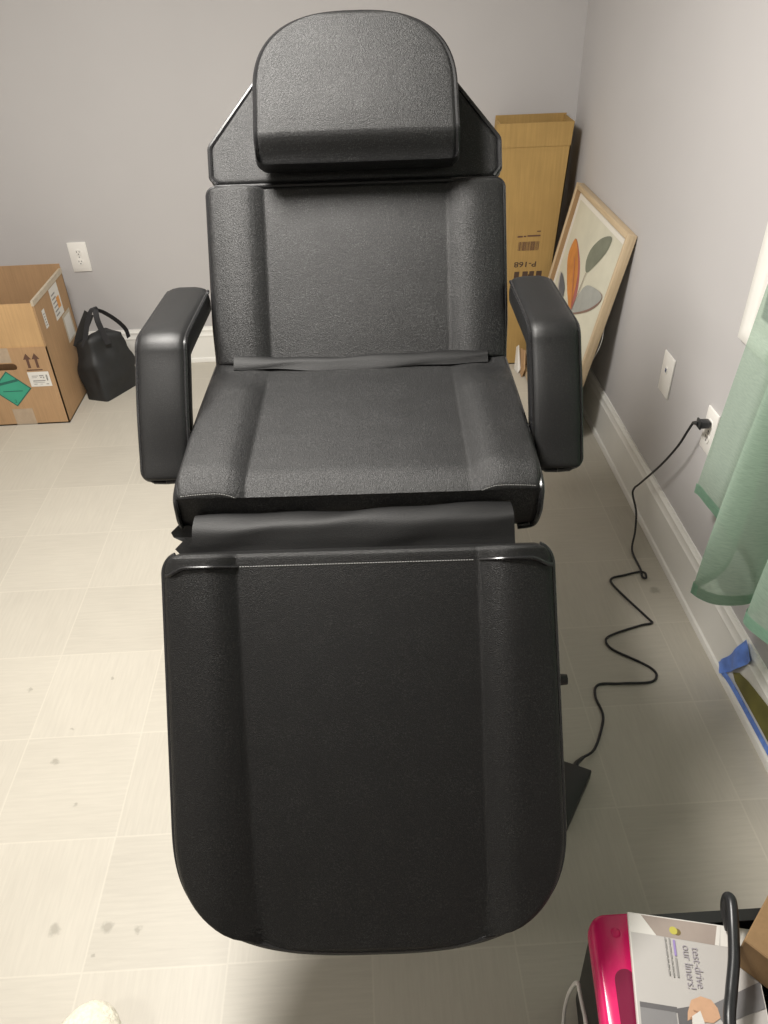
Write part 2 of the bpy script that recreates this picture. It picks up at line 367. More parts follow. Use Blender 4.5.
# ------------------------------------------------------------------ wall plates
def receptacle_plate(name, label, loc, rz, w, h, group=None):
    t = thing(name, label, 'outlet', loc, rz, group)       # local: x across, -y out of the wall, z up
    bm = bmesh.new(); add_box(bm, (0, -.0035, 0), (w, .006, h), .0025); build('cover_plate', bm, MT['plate'], t)
    for s in (1, -1):
        bm = bmesh.new(); cz = s*.0225
        pts = [(.0165*math.cos(a)*1.0, -.006, cz+max(-.0135, min(.0135, .0165*math.sin(a)))) for a in [k*math.pi/16 for k in range(32)]]
        add_prism(bm, pts, (0, -.0028, 0))
        for x, hh in ((-.0063, .008), (.0063, .0065)): add_box(bm, (x, -.0089, cz+.0035), (.0022, .0008, hh), 0, 1)
        bmesh.ops.create_cone(bm, cap_ends=True, segments=10, radius1=.0026, radius2=.0026, depth=.0008, matrix=Matrix.Translation((0, -.0089, cz-.0075)) @ Matrix.Rotation(math.pi/2, 4, 'X'))
        bm.faces.ensure_lookup_table()
        for f in bm.faces[-12:]: f.material_index = 1
        build('receptacle', bm, [MT['plate'], MT['hole']], t, smooth=30)
    bm = bmesh.new(); bmesh.ops.create_cone(bm, cap_ends=True, segments=12, radius1=.003, radius2=.0028, depth=.0015, matrix=Matrix.Translation((0, -.0068, 0)) @ Matrix.Rotation(math.pi/2, 4, 'X'))
    build('screw', bm, MT['stitch'], t)
    return t
receptacle_plate('wall_outlet', 'white double outlet on the back wall above the open cardboard box', (.266, WY, .557), 0, .087, .138)
receptacle_plate('wall_outlet', 'white outlet on the right wall with a black plug, half behind the curtain', (WX, -1.010, .557), -math.pi/2, .072, .133)
t = thing('wall_plate', 'white wall plate with one dark blue jack on the right wall between picture and curtain', 'wall plate', (WX, -.650, .556), -math.pi/2)
bm = bmesh.new(); add_box(bm, (0, -.0035, 0), (.088, .006, .138), .0025); build('cover_plate', bm, MT['plate'], t)
bm = bmesh.new(); add_box(bm, (0, -.0075, .016), (.015, .004, .019), .001); add_box(bm, (0, -.0098, .016), (.010, .001, .012), 0, 1); build('jack', bm, [MT['plate'], MT['bluejack']], t)

# ------------------------------------------------------------------ treatment chair
chair = thing('treatment_chair', 'black vinyl reclining treatment chair with padded armrests, headrest and lowered leg rest', 'chair', (1.552, -1.5, 0), math.radians(-1.9))
HWC = .205
def uniq(a): 
    o = []
    for x in sorted(a):
        if not o or x-o[-1] > 1e-5: o.append(x)
    return o
def ulist(n, edge=(.004, .012, .025, .045), seam=None):
    a = [-1+2*i/n for i in range(n+1)]
    for e in edge: a += [-1+e, 1-e]
    if seam:
        for k in (-.02, -.008, .004, .016, .03, .045, .065, .09): a += [seam+k, -seam-k]
    return uniq(a)
def pad(name, mat, frame, L, hw, hfun, thick, r=.010, rb=.010, ny=60, nx=44, cx=None, seam=None, bulge=.006, yedge=None):
    """upholstered pad. frame=(origin, X, Y, Nrm); hw(y) half-width; hfun(x,y) surface height"""
    O, X, Y, Nn = [Vector(a) for a in frame]
    us = ulist(nx, seam=seam)
    ys = uniq([L*i/ny for i in range(ny+1)]+[L*k for k in (.002, .006, .012, .02, .03, .98, .988, .994, .998)]+[L-L*k for k in (.0006, .0012, .004, .016, .025, .035)]+([] if not yedge else yedge))
    def f(d, rr): return rr-math.sqrt(max(0, rr*rr-(rr-d)**2)) if d < rr else 0
    bm = bmesh.new(); top = []
    for y in ys:
        row = []
        for u in us:
            x = u*hw(y); h = hfun(x, y)-f(hw(y)*(1-abs(u)), r)-f(min(y, L-y), r)
            row.append(bm.verts.new(O+X*(x+(cx(y) if cx else 0))+Y*y+Nn*h))
        top.append(row)
    for i in range(len(ys)-1):
        for j in range(len(us)-1): bm.faces.new((top[i][j], top[i][j+1], top[i+1][j+1], top[i+1][j]))
    loop = [(0, j) for j in range(len(us))]+[(i, len(us)-1) for i in range(1, len(ys))]+[(len(ys)-1, j) for j in range(len(us)-2, -1, -1)]+[(i, 0) for i in range(len(ys)-2, 0, -1)]
    prev = [top[i][j] for i, j in loop]
    cen = Y*(L/2)
    base = []
    for i, j in loop:
        y = ys[i]; x = us[j]*hw(y)+(cx(y) if cx else 0); base.append((x, y))
    def ringat(depth, out):
        rg = []
        for (x, y) in base:
            d = Vector((x, y-L/2)); d = d.normalized()
            rg.append(bm.verts.new(O+X*(x+d.x*out)+Y*(y+d.y*out)-Nn*depth))
        return rg
    for dep, out in ((r*1.2, .001), (thick*.5, bulge), (thick-rb, .001), (thick, -rb)):
        rg = ringat(dep, out)
        for k in range(len(loop)):
            bm.faces.new((prev[k], prev[(k+1) % len(loop)], rg[(k+1) % len(loop)], rg[k]))
        prev = rg
    bm.faces.new(prev)
    o = build(name, bm, mat, chair, smooth=48)
    return o
def edge_path(frame, pts, hfun, inset=.002, dz=0):
    O, X, Y, Nn = [Vector(a) for a in frame]
    return [O+X*x+Y*y+Nn*dz for x, y in pts]
def bolster(HH, hwf, crown=.006, c=HWC, cfun=None, fall=.66, post=None):
    def h(x, y):
        cc = cfun(y) if cfun else c
        a = abs(x); w = .330
        t = (a-cc)/(w-cc)
        k = 0 if t <= 0 else (math.sin(math.pi/2*t/.40)**.9 if t < .40 else 1-fall*((t-.40)/.60)**2)
        h0 = HH*k+crown*max(0, 1-(x/cc)**2)
        return post(h0, x, y) if post else h0
    return h

# --- seat (Y runs from the front edge to the back)
SF = ((.004, -.258, .936), (1, 0, 0), (0, .99971, .0241), (0, -.0241, .99971))
seat_hw = lambda y: .329-.004*sstep(1-y/.04)
sh = bolster(.022, seat_hw, .004, fall=.25, post=lambda h, x, y: h*(1-.75*sstep((y-.34)/.12))-(.024*(1-y/.07)**2 if y < .07 else 0))
seat = pad('seat', MT['vinyl_e'], SF, .515, seat_hw, sh, .094, r=.007, seam=HWC/.329, bulge=.004)
def seat_front(bm):
    pass
bm = bmesh.new()
for s in (-1, 1):
    O, X, Y, Nn = [Vector(a) for a in SF]
    P = [O+X*(s*.328)+Y*.50+Nn*-.004, O+X*(s*.329)+Y*.25+Nn*.003, O+X*(s*.329)+Y*.07+Nn*-.001, O+X*(s*.329)+Y*.03+Nn*-.004, O+X*(s*.328)+Y*.004+Nn*-.013, O+X*(s*.327)+Y*-.004+Nn*-.035, O+X*(s*.326)+Y*-.005+Nn*-.06, O+X*(s*.318)+Y*-.001+Nn*-.088, O+X*(s*.29)+Y*.0+Nn*-.095]
    bm2 = bmesh.new(); add_tube(bm2, catmull(P, 8), .0054, 8); build('piping', bm2, MT['piping'], seat)
# stitch line along the front seam
def stitches(bm, path, n, r=.0008, frac=.62):
    L = [0]
    for a, b in zip(path, path[1:]): L.append(L[-1]+(b-a).length)
    def at(d):
        for i in range(len(path)-1):
            if d <= L[i+1]: return path[i].lerp(path[i+1], (d-L[i])/max(1e-9, L[i+1]-L[i]))
        return path[-1]
    for k in range(n):
        a, b = at(L[-1]*k/n), at(L[-1]*(k+frac)/n)
        add_tube(bm, [a, b], r, 5)
O, X, Y, Nn = [Vector(a) for a in SF]
bm = bmesh.new(); stitches(bm, [O+X*x+Y*.0035+Nn*(sh(x, .003)-.0012) for x in [-.318+.636*i/60 for i in range(61)]], 150)
build('stitching', bm, MT['stitch'], seat)

# --- backrest
BD = Vector((0, .512, .859)); BN = Vector((0, -.859, .512)); B0 = Vector((0, .238, .944))
BF = (B0+BD*0.0, (1, 0, 0), BD, BN)
def rc(d, rad): return 0 if d >= rad else rad-math.sqrt(max(0, rad*rad-(rad-d)**2))
back_hw = lambda y: .331-rc(max(0, .394-y), .018)-.004*sstep(1-y/.1)
bh = bolster(.024, back_hw, .004)
ba = pad('backrest', MT['vinyl_e'], BF, .394, back_hw, bh, .085, r=.009, seam=HWC/.331, cx=lambda y: .005)
def perim(hwf, L, y0=0., n=80, top=True, cx=0.):
    ys = [y0+(L-y0)*(1-math.cos(math.pi*i/n))/2 for i in range(n+1)]
    R = [(hwf(y)+cx, y) for y in ys]; Lf = [(-hwf(y)+cx, y) for y in reversed(ys)]
    m = 14; w = hwf(L)
    return R+[(w*(1-2*i/m)+cx, L) for i in range(1, m)]+Lf
bm = bmesh.new(); add_tube(bm, [B0+Vector((x, 0, 0))+BD*y+BN*-.001 for x, y in perim(back_hw, .396, 0, cx=.005)], .0056, 8); build('piping', bm, MT['piping'], ba)

# --- shoulder section behind the headrest
UF = (B0+BD*.402-BN*.004, (1, 0, 0), BD, BN)
def up_hw(y):
    w = .324-.012*sstep(1-y/.02)
    if y > .080: 
        k = y-.080
        w = min(w, .324-.80*max(0, k-.006)-.5*min(k, .006))
    return max(w-rc(.245-y, .035), .10)
ub = pad('shoulder_section', MT['vinyl'], UF, .245, up_hw, lambda x, y: .004*(1-(x/.33)**2)-.004, .075, r=.012, cx=lambda y: .006)
bm = bmesh.new(); add_tube(bm, [Vector(UF[0])+Vector((x, 0, 0))+BD*y+BN*-.006 for x, y in perim(up_hw, .246, .002, cx=.006)], .0056, 8); build('piping', bm, MT['piping'], ub)

# --- headrest
HL = .294
def head_hw(y):
    w = .216-.010*(y/HL)
    d = HL-y
    if d < .165: w = (.216-.010*(1-.165/HL))*(1-(1-d/.165)**2.6)**(1/2.6) if d > 0 else .02
    w -= rc(y, .018)
    return max(w, .012)
HF = (B0+BD*.417+BN*.088, (1, 0, 0), BD, BN)
hh = lambda x, y: .008*(1-(x/.22)**2)*sstep(y/.12)-.034*(1-sstep(y/.062))
hr = pad('headrest', MT['vinyl_e'], HF, HL, head_hw, hh, .080, r=.011, rb=.012, cx=lambda y: .014, yedge=[.03, .04, .05, .06, .07])
bm = bmesh.new()
pp = perim(head_hw, HL, .001, cx=.014)
add_tube(bm, [Vector(HF[0])+Vector((x, 0, 0))+BD*y+BN*(-.006-.034*(1-sstep(y/.064))) for x, y in pp], .0056, 8)
build('piping', bm, MT['piping'], hr)

# --- leg rest (Y runs downwards)
LD = Vector((0, -.672, -.741)); LN = Vector((0, -.741, .672)); L0 = Vector((0, -.381, .865))-LD*.028
LL = .655
def interp(tab, y):
    if y <= tab[0][0]: return tab[0][1]
    for (a, b), (c, d) in zip(tab, tab[1:]):
        if y <= c: return b+(d-b)*(y-a)/(c-a)
    return tab[-1][1]
def leg_hw(y):
    w0 = w = .332-.015*y/LL
    d = LL-y
    R = .215
    if d < R: w = w0*(1-(1-max(d, 0)/R)**2.9)**(1/2.9) if d > 0 else .02
    w -= rc(y, .034)*.8
    return max(w, .03)
LF = (L0, (1, 0, 0), LD, LN)
lh = bolster(.024, leg_hw, .006, cfun=lambda y: .208-.020*y/LL)
lg = pad('leg_rest', MT['vinyl_shade'], LF, LL, leg_hw, lh, .075, r=.010, seam=.61, ny=80, cx=lambda y: .001+.010*y/LL)
pl = [(x+.001+.010*y/LL, y) for x, y in perim(leg_hw, LL, .001, n=110)]
bm = bmesh.new(); add_tube(bm, [L0+Vector((x, 0, 0))+LD*y+LN*-.003 for x, y in pl], .0056, 8); build('piping', bm, MT['piping'], lg)
bm = bmesh.new(); add_tube(bm, [L0+Vector((x, 0, 0))+LD*y+LN*-.066 for x, y in pl], .0045, 8); build('lower_piping', bm, MT['piping'], lg)
for s in (-1, 1):   # welt across the top of each bolster
    bm = bmesh.new()
    add_tube(bm, [L0+Vector((s*x+.003, 0, 0))+LD*(.024+.012*sstep((x-.29)/.035))+LN*(lh(x, .024)+.001-(.006*sstep((x-.312)/.014))) for x in [.206+.120*i/16 for i in range(17)]], lambda t: .0022+.0026*t, 8); build('piping', bm, MT['piping'], lg)
bm = bmesh.new(); stitches(bm, [L0+Vector((x, 0, 0))+LD*.024+LN*(lh(x, .024)+.0003) for x in [-.20+.40*i/30 for i in range(31)]], 88); build('stitching', bm, MT['stitch'], lg)
bm = bmesh.new()
bmesh.ops.create_cone(bm, cap_ends=True, segments=16, radius1=.011, radius2=.009, depth=.022, matrix=Matrix.Translation(L0+LD*.235-LN*.05+Vector((.347, 0, 0))) @ Matrix.Rotation(math.pi/2, 4, 'Y'))
build('side_knob', bm, MT['black'], lg)

# --- vinyl flaps that hide the two joints
def flap(name, prof, x0, x1, mat, sag=0, th=.004, nx=24, tilt=0):
    pr = catmull([(0, y, z) for y, z in prof], 5); rows = []
    for i, p in enumerate(pr):
        row = []
        for j in range(nx+1):
            t = j/nx; x = x0+(x1-x0)*t
            w = .0022*math.sin(9*t+i*.35)+.0015*math.sin(23*t+i*.2)
            row.append((x, p.y+w, p.z-sag*math.sin(math.pi*t)+w*.6+tilt*(t-.5)))
        rows.append(row)
    bm = bmesh.new(); add_sheet(bm, rows, th); return build(name, bm, mat, chair)
def bp(s, n): p = B0+BD*s+BN*n; return (p.y, p.z)
flap('joint_flap', [bp(.016, .010), bp(.017, .024), bp(.009, .032), bp(-.003, .036), bp(-.012, .038)], -.280, .290, MT['vinyl_f'], sag=.006)
flap('joint_flap', [(-.262, .896), (-.280, .903), (-.304, .900), (-.320, .884), (-.333, .866), (-.348, .850), (-.362, .846)], -.290, .276, MT['vinyl_f'], tilt=.012)
# folded vinyl skirt poking out under the left front corner
bm = bmesh.new()
zz = [(-.328, -.262, .872), (-.342, -.266, .860), (-.338, -.270, .851), (-.322, -.275, .845), (-.336, -.283, .834), (-.312, -.298, .812), (-.298, -.302, .800)]
add_sheet(bm, [[p, (p[0]+.07, p[1]+.004, p[2]-.004), (p[0]+.13, p[1]+.01, p[2]-.006)] for p in zz], .004)
build('folded_skirt', bm, MT['vinyl_s'], chair, smooth=20)

# --- armrests: bent pads
def arm(side):
    cx = side*.388+.006; w = .096
    path = [(.330, 1.098), (.30, 1.100), (.13, 1.106), (.070, 1.107), (.046, 1.102), (.030, 1.090), (.014, 1.068), (-.045, .990), (-.090, .915), (-.102, .896), (-.110, .883), (-.115, .873)]
    pth = catmull([(0, y, z) for y, z in path], 6); th = .066
    rows = []
    bm = bmesh.new(); n = len(pth); secs = []
    for i, p in enumerate(pth):
        a, b = pth[max(0, i-1)], pth[min(n-1, i+1)]; t = (b-a).normalized(); nn = Vector((0, t.z, -t.y))
        if nn.z < 0 and nn.y > 0: nn = -nn
        nn = Vector((0, -abs(t.z) if t.z < 0 else abs(t.z)*-1, abs(t.y)))
        e = min(1, i/5, (n-1-i)/4) ; ee = math.sqrt(max(0, 1-(1-e)**2))
        q = []
        r = .012
        ww = w/2*(1 if i > n/2 else .93+.07*min(1, i/(n*.3)))
        prof = [(-ww, -r), (-ww+.004, -.003), (-ww+r, .0005), (-ww*.4, .0035), (ww*.4, .0035), (ww-r, .0005), (ww-.004, -.003), (ww, -r), (ww+.002, -th*.5), (ww, -th+r), (ww-r, -th), (-ww+r, -th), (-ww, -th+r), (-ww-.002, -th*.5)]
        sc = .86+.14*ee if i > n/2 else .88+.12*ee
        if i > n/2: ww -= .018*(1-math.sqrt(max(0, 1-(1-min(1, (pth[-1]-p).length/.022))**2)))
        for px, pn in prof: q.append(bm.verts.new(Vector((cx+px*sc, 0, 0))+p+nn*((pn+th/2)*sc-th/2)))
        secs.append(q)
    m = len(secs[0])
    for i in range(n-1):
        for k in range(m): bm.faces.new((secs[i][k], secs[i][(k+1) % m], secs[i+1][(k+1) % m], secs[i+1][k]))
    bm.faces.new(secs[0]); bm.faces.new(secs[-1][::-1])
    ar = build('armrest', bm, MT['vinyl_s'], chair, smooth=50)
    for s2 in (-1, 1):
        bm = bmesh.new(); P = []
        for i, p in enumerate(pth):
            if i < 3: continue
            a, b = pth[max(0, i-1)], pth[min(n-1, i+1)]; t = (b-a).normalized(); nn = Vector((0, -abs(t.z), abs(t.y)))
            ww = w/2*(1 if i > n/2 else .93+.07*min(1, i/(n*.3)))
            if i > n/2: ww -= .018*(1-math.sqrt(max(0, 1-(1-min(1, (pth[-1]-p).length/.022))**2)))
            P.append(Vector((cx+s2*(ww-.0005), 0, 0))+p+nn*-.009)
        e = P[-1]; P += [e+Vector((-s2*.006, -.002, -.003)), e+Vector((-s2*(w/2-.019), -.0025, -.004))]
        add_tube(bm, P, .0042, 7); build('piping', bm, MT['piping'], ar)
    # steel bracket joining the pad to the seat side
    bm = bmesh.new(); add_box(bm, (side*.325+.004, -.045, .872), (.032, .05, .012), .002); add_box(bm, (side*.345+.006, -.03, .885), (.008, .05, .05), .002)
    build('arm_bracket', bm, MT['steel'], ar)
arm(-1); arm(1)

# --- steel understructure, hidden under the pads
bm = bmesh.new(); add_box(bm, (0, .0, .035), (.46, .62, .05), .01); add_box(bm, (0, 0, .005), (.40, .56, .0098)); build('base_plate', bm, MT['steel'], chair)
bm = bmesh.new(); add_box(bm, (0, .02, .40), (.20, .22, .70), .015); build('lift_column', bm, MT['steel'], chair)
bm = bmesh.new(); add_box(bm, (0, .02, .79), (.44, .44, .08), .01); build('seat_frame', bm, MT['steel'], chair)
for s in (-1, 1):
    bm = bmesh.new(); add_tube(bm, [B0+BD*.0-BN*.10+Vector((s*.2, 0, -.05)), B0+BD*.60-BN*.085+Vector((s*.10, 0, 0))], .012, 8); build('back_rail', bm, MT['steel'], chair)
    bm = bmesh.new(); add_tube(bm, [Vector((s*.18, -.20, .80)), L0+LD*.03-LN*.085+Vector((s*.18, 0, 0)), L0+LD*.45-LN*.083+Vector((s*.18, 0, 0))], .010, 8); build('leg_rail', bm, MT['steel'], chair)

# ------------------------------------------------------------------ power brick and cord
ang = math.atan2(-.027, .054)
br = thing('power_adapter', 'black power adapter with its thin cord zigzagging over the floor to the wall outlet', 'power adapter', (0, 0, 0))
u = Vector((.054, -.027, 0)).normalized(); v = Vector((-.1, -.15, 0)).normalized()
c = Vector((2.091, -1.745, 0))-u*.040+v*.0875
bm = bmesh.new(); add_box(bm, (c.x, c.y, .0185), (.080, .175, .036), .004, rot=Matrix((u, -v, Vector((0, 0, 1)))).transposed().to_3x3()); build('housing', bm, MT['black'], br)
bm = bmesh.new(); s0 = c-v*.0875-u*.003; add_tube(bm, [s0+Vector((0, 0, .019)), s0-v*.02+Vector((0, 0, .018)), s0-v*.045+u*.008+Vector((0, 0, .014))], lambda t: .0085-.004*t, 8); build('strain_relief', bm, MT['rubber'], br)
cd = br
e0 = s0-v*.04+u*.006
cp = [(e0.x, e0.y, .015), (2.121, -1.665, .006), (2.157, -1.604, .0042), (2.176, -1.552, .004), (2.172, -1.49, .004), (2.191, -1.450, .004), (2.253, -1.450, .004), (2.339, -1.451, .004), (2.365, -1.430, .004), (2.362, -1.405, .004), (2.335, -1.375, .004), (2.268, -1.318, .004), (2.262, -1.278, .004), (2.30, -1.255, .004), (2.385, -1.228, .004), (2.420, -1.221, .004), (2.415, -1.200, .004), (2.373, -1.10, .004), (2.350, -1.035, .004), (2.358, -1.008, .004), (2.404, -.996, .004), (2.455, -.985, .005), (2.470, -1.000, .010), (2.464, -1.024, .011), (2.456, -1.012, .008), (2.464, -.968, .004), (2.462, -.90, .006), (2.468, -.862, .012), (2.488, -.815, .045), (2.499, -.765, .09), (2.501, -.705, .118), (2.501, -.708, .150), (2.501, -.747, .197), (2.504, -.862, .345), (2.508, -.938, .462), (2.512, -.970, .535), (2.515, -.985, .572)]
bm = bmesh.new(); add_tube(bm, catmull(cp, 8), .0036, 8); build('cable', bm, MT['cord'], cd)
bm = bmesh.new()
add_tube(bm, catmull([(2.515, -.985, .572), (2.5155, -1.000, .580), (2.518, -1.013, .584)], 4), lambda t: .0048+.003*t, 10)
add_box(bm, (2.532, -1.013, .584), (.034, .026, .022), .005); add_box(bm, (2.520, -1.011, .584), (.006, .030, .026), .002)
build('plug', bm, MT['rubber'], cd)

# ------------------------------------------------------------------ open cardboard box (left)
bx = thing('cardboard_box', 'open brown cardboard box with green diamond sticker and hand hole at the left edge', 'box', (-.02, .425, 0))
X0, X1, Y0, Y1 = -.253, .253, -.200, .200; ct = .005; ZF, ZT = .373, .560
bm = bmesh.new()
add_box(bm, (0, 0, .003), (X1-X0, Y1-Y0, .006))
hx0, hx1, hz0, hz1 = -.10, .103, .268, .300    # hand hole through the front wall
hole_pts = []
cz = (hz0+hz1)/2; rr = (hz1-hz0)/2
for k in range(9): a = -math.pi/2+math.pi*k/8; hole_pts.append((hx1-rr+rr*math.cos(a), cz+rr*math.sin(a)))
for k in range(9): a = math.pi/2+math.pi*k/8; hole_pts.append((hx0+rr+rr*math.cos(a), cz+rr*math.sin(a)))
def wall_with_hole(bm, y, outer, hole):
    res = []
    for yy in (y, y+ct):
        vo = [bm.verts.new((x, yy, z)) for x, z in outer]; vh = [bm.verts.new((x, yy, z)) for x, z in hole]
        eo = [bm.edges.new((vo[i], vo[(i+1) % len(vo)])) for i in range(len(vo))]; eh = [bm.edges.new((vh[i], vh[(i+1) % len(vh)])) for i in range(len(vh))]
        bmesh.ops.triangle_fill(bm, use_beauty=True, use_dissolve=False, edges=eo+eh); res.append((vo, vh))
    for k in (0, 1):
        A, B = res[0][k], res[1][k]
        for i in range(len(A)): bm.faces.new((A[i], A[(i+1) % len(A)], B[(i+1) % len(A)], B[i]))
wall_with_hole(bm, Y0, [(X0, 0), (X1, 0), (X1, ZF), (X0, ZF)], hole_pts)
add_box(bm, (X1-ct/2, 0, .285), (ct, Y1-Y0, .570)); add_box(bm, (X0+ct/2, 0, .28), (ct, Y1-Y0, .56)); add_box(bm, (0, Y1-ct/2, .295), (X1-X0, ct, .59))
build('body', bm, MT['card'], bx, smooth=0)
bm = bmesh.new(); add_box(bm, (0, Y0+ct/2+.0015, (ZF+ZT)/2+.001), (X1-X0-.014, ct, ZT-ZF-.001)); add_box(bm, (0, Y0+.0012, ZF), (X1-X0, .0036, .0025))
build('front_flap', bm, cardboard('cardboard_flap', (.56, .36, .18)), bx, smooth=0)
bm = bmesh.new(); add_box(bm, (X1-.003, 0, .560), (.0105, Y1-Y0+.002, .022)); build('rim_tape', bm, MT['tape2'], bx, smooth=0)
fo = (-.02+.02, Y0, 0)
def on_front(name, items, lift=.0008): return print_mesh(name, items, (0, Y0, 0), (1, 0, 0), (0, 0, 1), bx, lift=lift)
W0 = .02      # local x = world x + .02
D = .086; dx, dz = .048, .180
def diamond(s): return [[(dx, dz-s), (dx+s, dz), (dx, dz+s), (dx-s, dz)]]
on_front('hazard_sticker', [(diamond(D), MT['dkgreen']), (diamond(D-.007), MT['green']), (rot2([rect(-.05, -.006, .05, .006)], math.radians(12), (dx-.012, dz+.032)), MT['dkgreen']), ([rect(dx-.04, dz-.012, dx+.045, dz-.008)], MT['dkgreen']), (rot2(text_polys('2', .022), 0, (dx, dz-.06)), MT['dkgreen'])])
on_front('shipping_label', [([rect(.137, .187, .228, .257)], MT['paper']), ([rect(.152, .236, .180, .239), rect(.150, .229, .172, .231), rect(.152, .212, .205, .217), rect(.150, .205, .200, .207), rect(.152, .197, .166, .200), rect(.184, .236, .203, .241), rect(.186, .228, .194, .233), rect(.198, .225, .204, .233), rect(.205, .196, .216, .200), rect(.178, .197, .190, .199)], MT['label_grey']), ([rect(.2120, .215+.0035*i, .2185, .2170+.0035*i) for i in range(8)], MT['hole'])])
def arrow(x): return [[(x-.006, .276), (x+.006, .276), (x+.006, .316), (x-.006, .316)], [(x-.017, .316), (x+.017, .316), (x, .344)]]
on_front('printed_arrows', [(arrow(.156)+arrow(.192), MT['inkb']), ([rect(.140, .264, .208, .269)], MT['inkb'])])
on_front('packing_tape', [([rect(.018, .001, .108, .082)], MT['tape'])])
on_front('packing_tape', [([rect(-.06, .305, .088, .372)], MT['tape'])])
def on_side(name, items): return print_mesh(name, items, (X1, 0, 0), (0, 1, 0), (0, 0, 1), bx, lift=.0008)
on_side('shipping_label', [([rect(-.142, .425, -.110, .505)], MT['paper']), ([rect(-.135, .435+.012*i, -.118, .440+.012*i) for i in range(5)], MT['label_grey'])])
on_side('shipping_label', [([rect(-.01, .405, .10, .545)], MT['paper']), ([rect(.002, .42+.018*i, .05, .427+.018*i) for i in range(6)], MT['label_grey']), ([rect(.048, .44, .085, .49)], MT['orange_print'])])
on_side('clear_pouch', [([rect(.055, .27, .165, .40)], MT['tape2']), ([rect(.07, .28, .15, .385)], MT['paper'])])

# ------------------------------------------------------------------ black bag
bg = thing('tote_bag', 'slumped black nylon bag with raised carry straps beside the open cardboard box', 'bag', (.356, .515, 0))
bot = [Vector(p) for p in ((-.100, -.074, 0), (.006, -.110, 0), (.124, .082, 0), (.0, .125, 0))]
topq = [Vector(p) for p in ((-.106, -.022, .250), (-.035, -.036, .275), (.098, .060, .275), (.02, .095, .285))]
def quad_ring(Q, n=10, rad=.12):
    out = []
    for i in range(4):
        a, b = Q[i], Q[(i+1) % 4]
        for k in range(n): out.append(a.lerp(b, k/n))
    c = sum(Q, Vector())/4
    m = len(out); sm = []
    for i in range(m): sm.append(out[i]*.6+(out[i-1]+out[(i+1) % m])*.2)
    return sm
bm = bmesh.new(); rings = []
NL = 14
for l in range(NL+1):
    t = l/NL; Q = [bot[i].lerp(topq[i], t) for i in range(4)]
    bul = .014*math.sin(math.pi*min(1, t*1.15))
    rg = quad_ring(Q); c = sum(rg, Vector())/len(rg)
    r2 = []
    for p in rg:
        d = (p-c); d.z = 0; d.normalize()
        w = noise.noise(p*16+Vector((3, 1, 0)))*.020*sstep(t*4)*sstep((1.3-t)*2)
        r2.append(bm.verts.new(p+d*(bul+w)+Vector((0, 0, noise.noise(p*9)*.016*t))))
    rings.append(r2)
for a, b in zip(rings, rings[1:]):
    for k in range(len(a)): bm.faces.new((a[k], a[(k+1) % len(a)], b[(k+1) % len(a)], b[k]))
cap = [bm.verts.new(sum((x.co for x in rings[-1]), Vector())/len(rings[-1])*.62+v_.co*.38+Vector((0, 0, .020))) for v_ in rings[-1]]
for k in range(len(cap)): bm.faces.new((rings[-1][k], rings[-1][(k+1) % len(cap)], cap[(k+1) % len(cap)], cap[k]))
bm.faces.new(cap); bm.faces.new(rings[0][::-1])
build('bag_body', bm, MT['bag'], bg, smooth=55)
def ribbon(pts, w, dirv, th=.003):
    P = catmull(pts, 6); bm = bmesh.new(); d = Vector(dirv).normalized()
    add_sheet(bm, [[p-d*w/2, p, p+d*w/2] for p in P], th); return bm
build('carry_strap', ribbon([(-.060, -.035, .252), (-.028, -.010, .35), (.000, .005, .408), (.016, .012, .412), (.020, -.005, .36), (.035, -.012, .29), (.045, -.015, .25)], .026, (.9, .3, .2)), MT['strap'], bg)
build('carry_strap', ribbon([(.016, .012, .408), (.045, .03, .385), (.085, .055, .335), (.112, .070, .285), (.118, .072, .24)], .024, (.75, -.3, .55)), MT['strap'], bg)
build('top_panel', ribbon([(-.100, -.012, .235), (-.075, -.006, .29), (-.040, .0, .35), (-.012, .005, .395)], .045, (.8, -.1, -.55)), MT['bag'], bg)

# ------------------------------------------------------------------ tall cardboard box in the corner
tb = thing('cardboard_box', 'tall narrow brown cardboard box standing in the corner behind the chair', 'box', (2.30, .70, 0))
def lerp2(a, b, t): return a+(b-a)*t
def tx(z): return (lerp2(-.155, -.108, z/1.0), lerp2(.145, .196, z/1.0))
yf, yb = -.094, .088; ct = .004
bm = bmesh.new()
def skew_wall(bm, x_of, y0, y1, z0, z1, w):
    pts = []
    for z in (z0, z1):
        x = x_of(z); pts += [(x, y0, z), (x+w, y0, z), (x+w, y1, z), (x, y1, z)]
    vs = [bm.verts.new(p) for p in pts]
    for q in ((0, 3, 2, 1), (4, 5, 6, 7), (0, 1, 5, 4), (1, 2, 6, 5), (2, 3, 7, 6), (3, 0, 4, 7)): bm.faces.new([vs[i] for i in q])
def skew_face(bm, y0, y1, z0, z1, ex0=0, ex1=0):
    pts = []
    for z in (z0, z1):
        a, b = tx(z); pts += [(a-ex0, y0, z), (b+ex1, y0, z), (b+ex1, y1, z), (a-ex0, y1, z)]
    vs = [bm.verts.new(p) for p in pts]
    for q in ((0, 3, 2, 1), (4, 5, 6, 7), (0, 1, 5, 4), (1, 2, 6, 5), (2, 3, 7, 6), (3, 0, 4, 7)): bm.faces.new([vs[i] for i in q])
skew_face(bm, yf, yf+ct, 0, 1.0); skew_face(bm, yb-ct, yb, 0, 1.0)
skew_wall(bm, lambda z: tx(z)[0], yf, yb, 0, 1.0, ct); skew_wall(bm, lambda z: tx(z)[1]-ct, yf, yb, 0, 1.0, ct)
skew_face(bm, yf, yb, 0, .005)
build('body', bm, MT['card2'], tb, smooth=0)
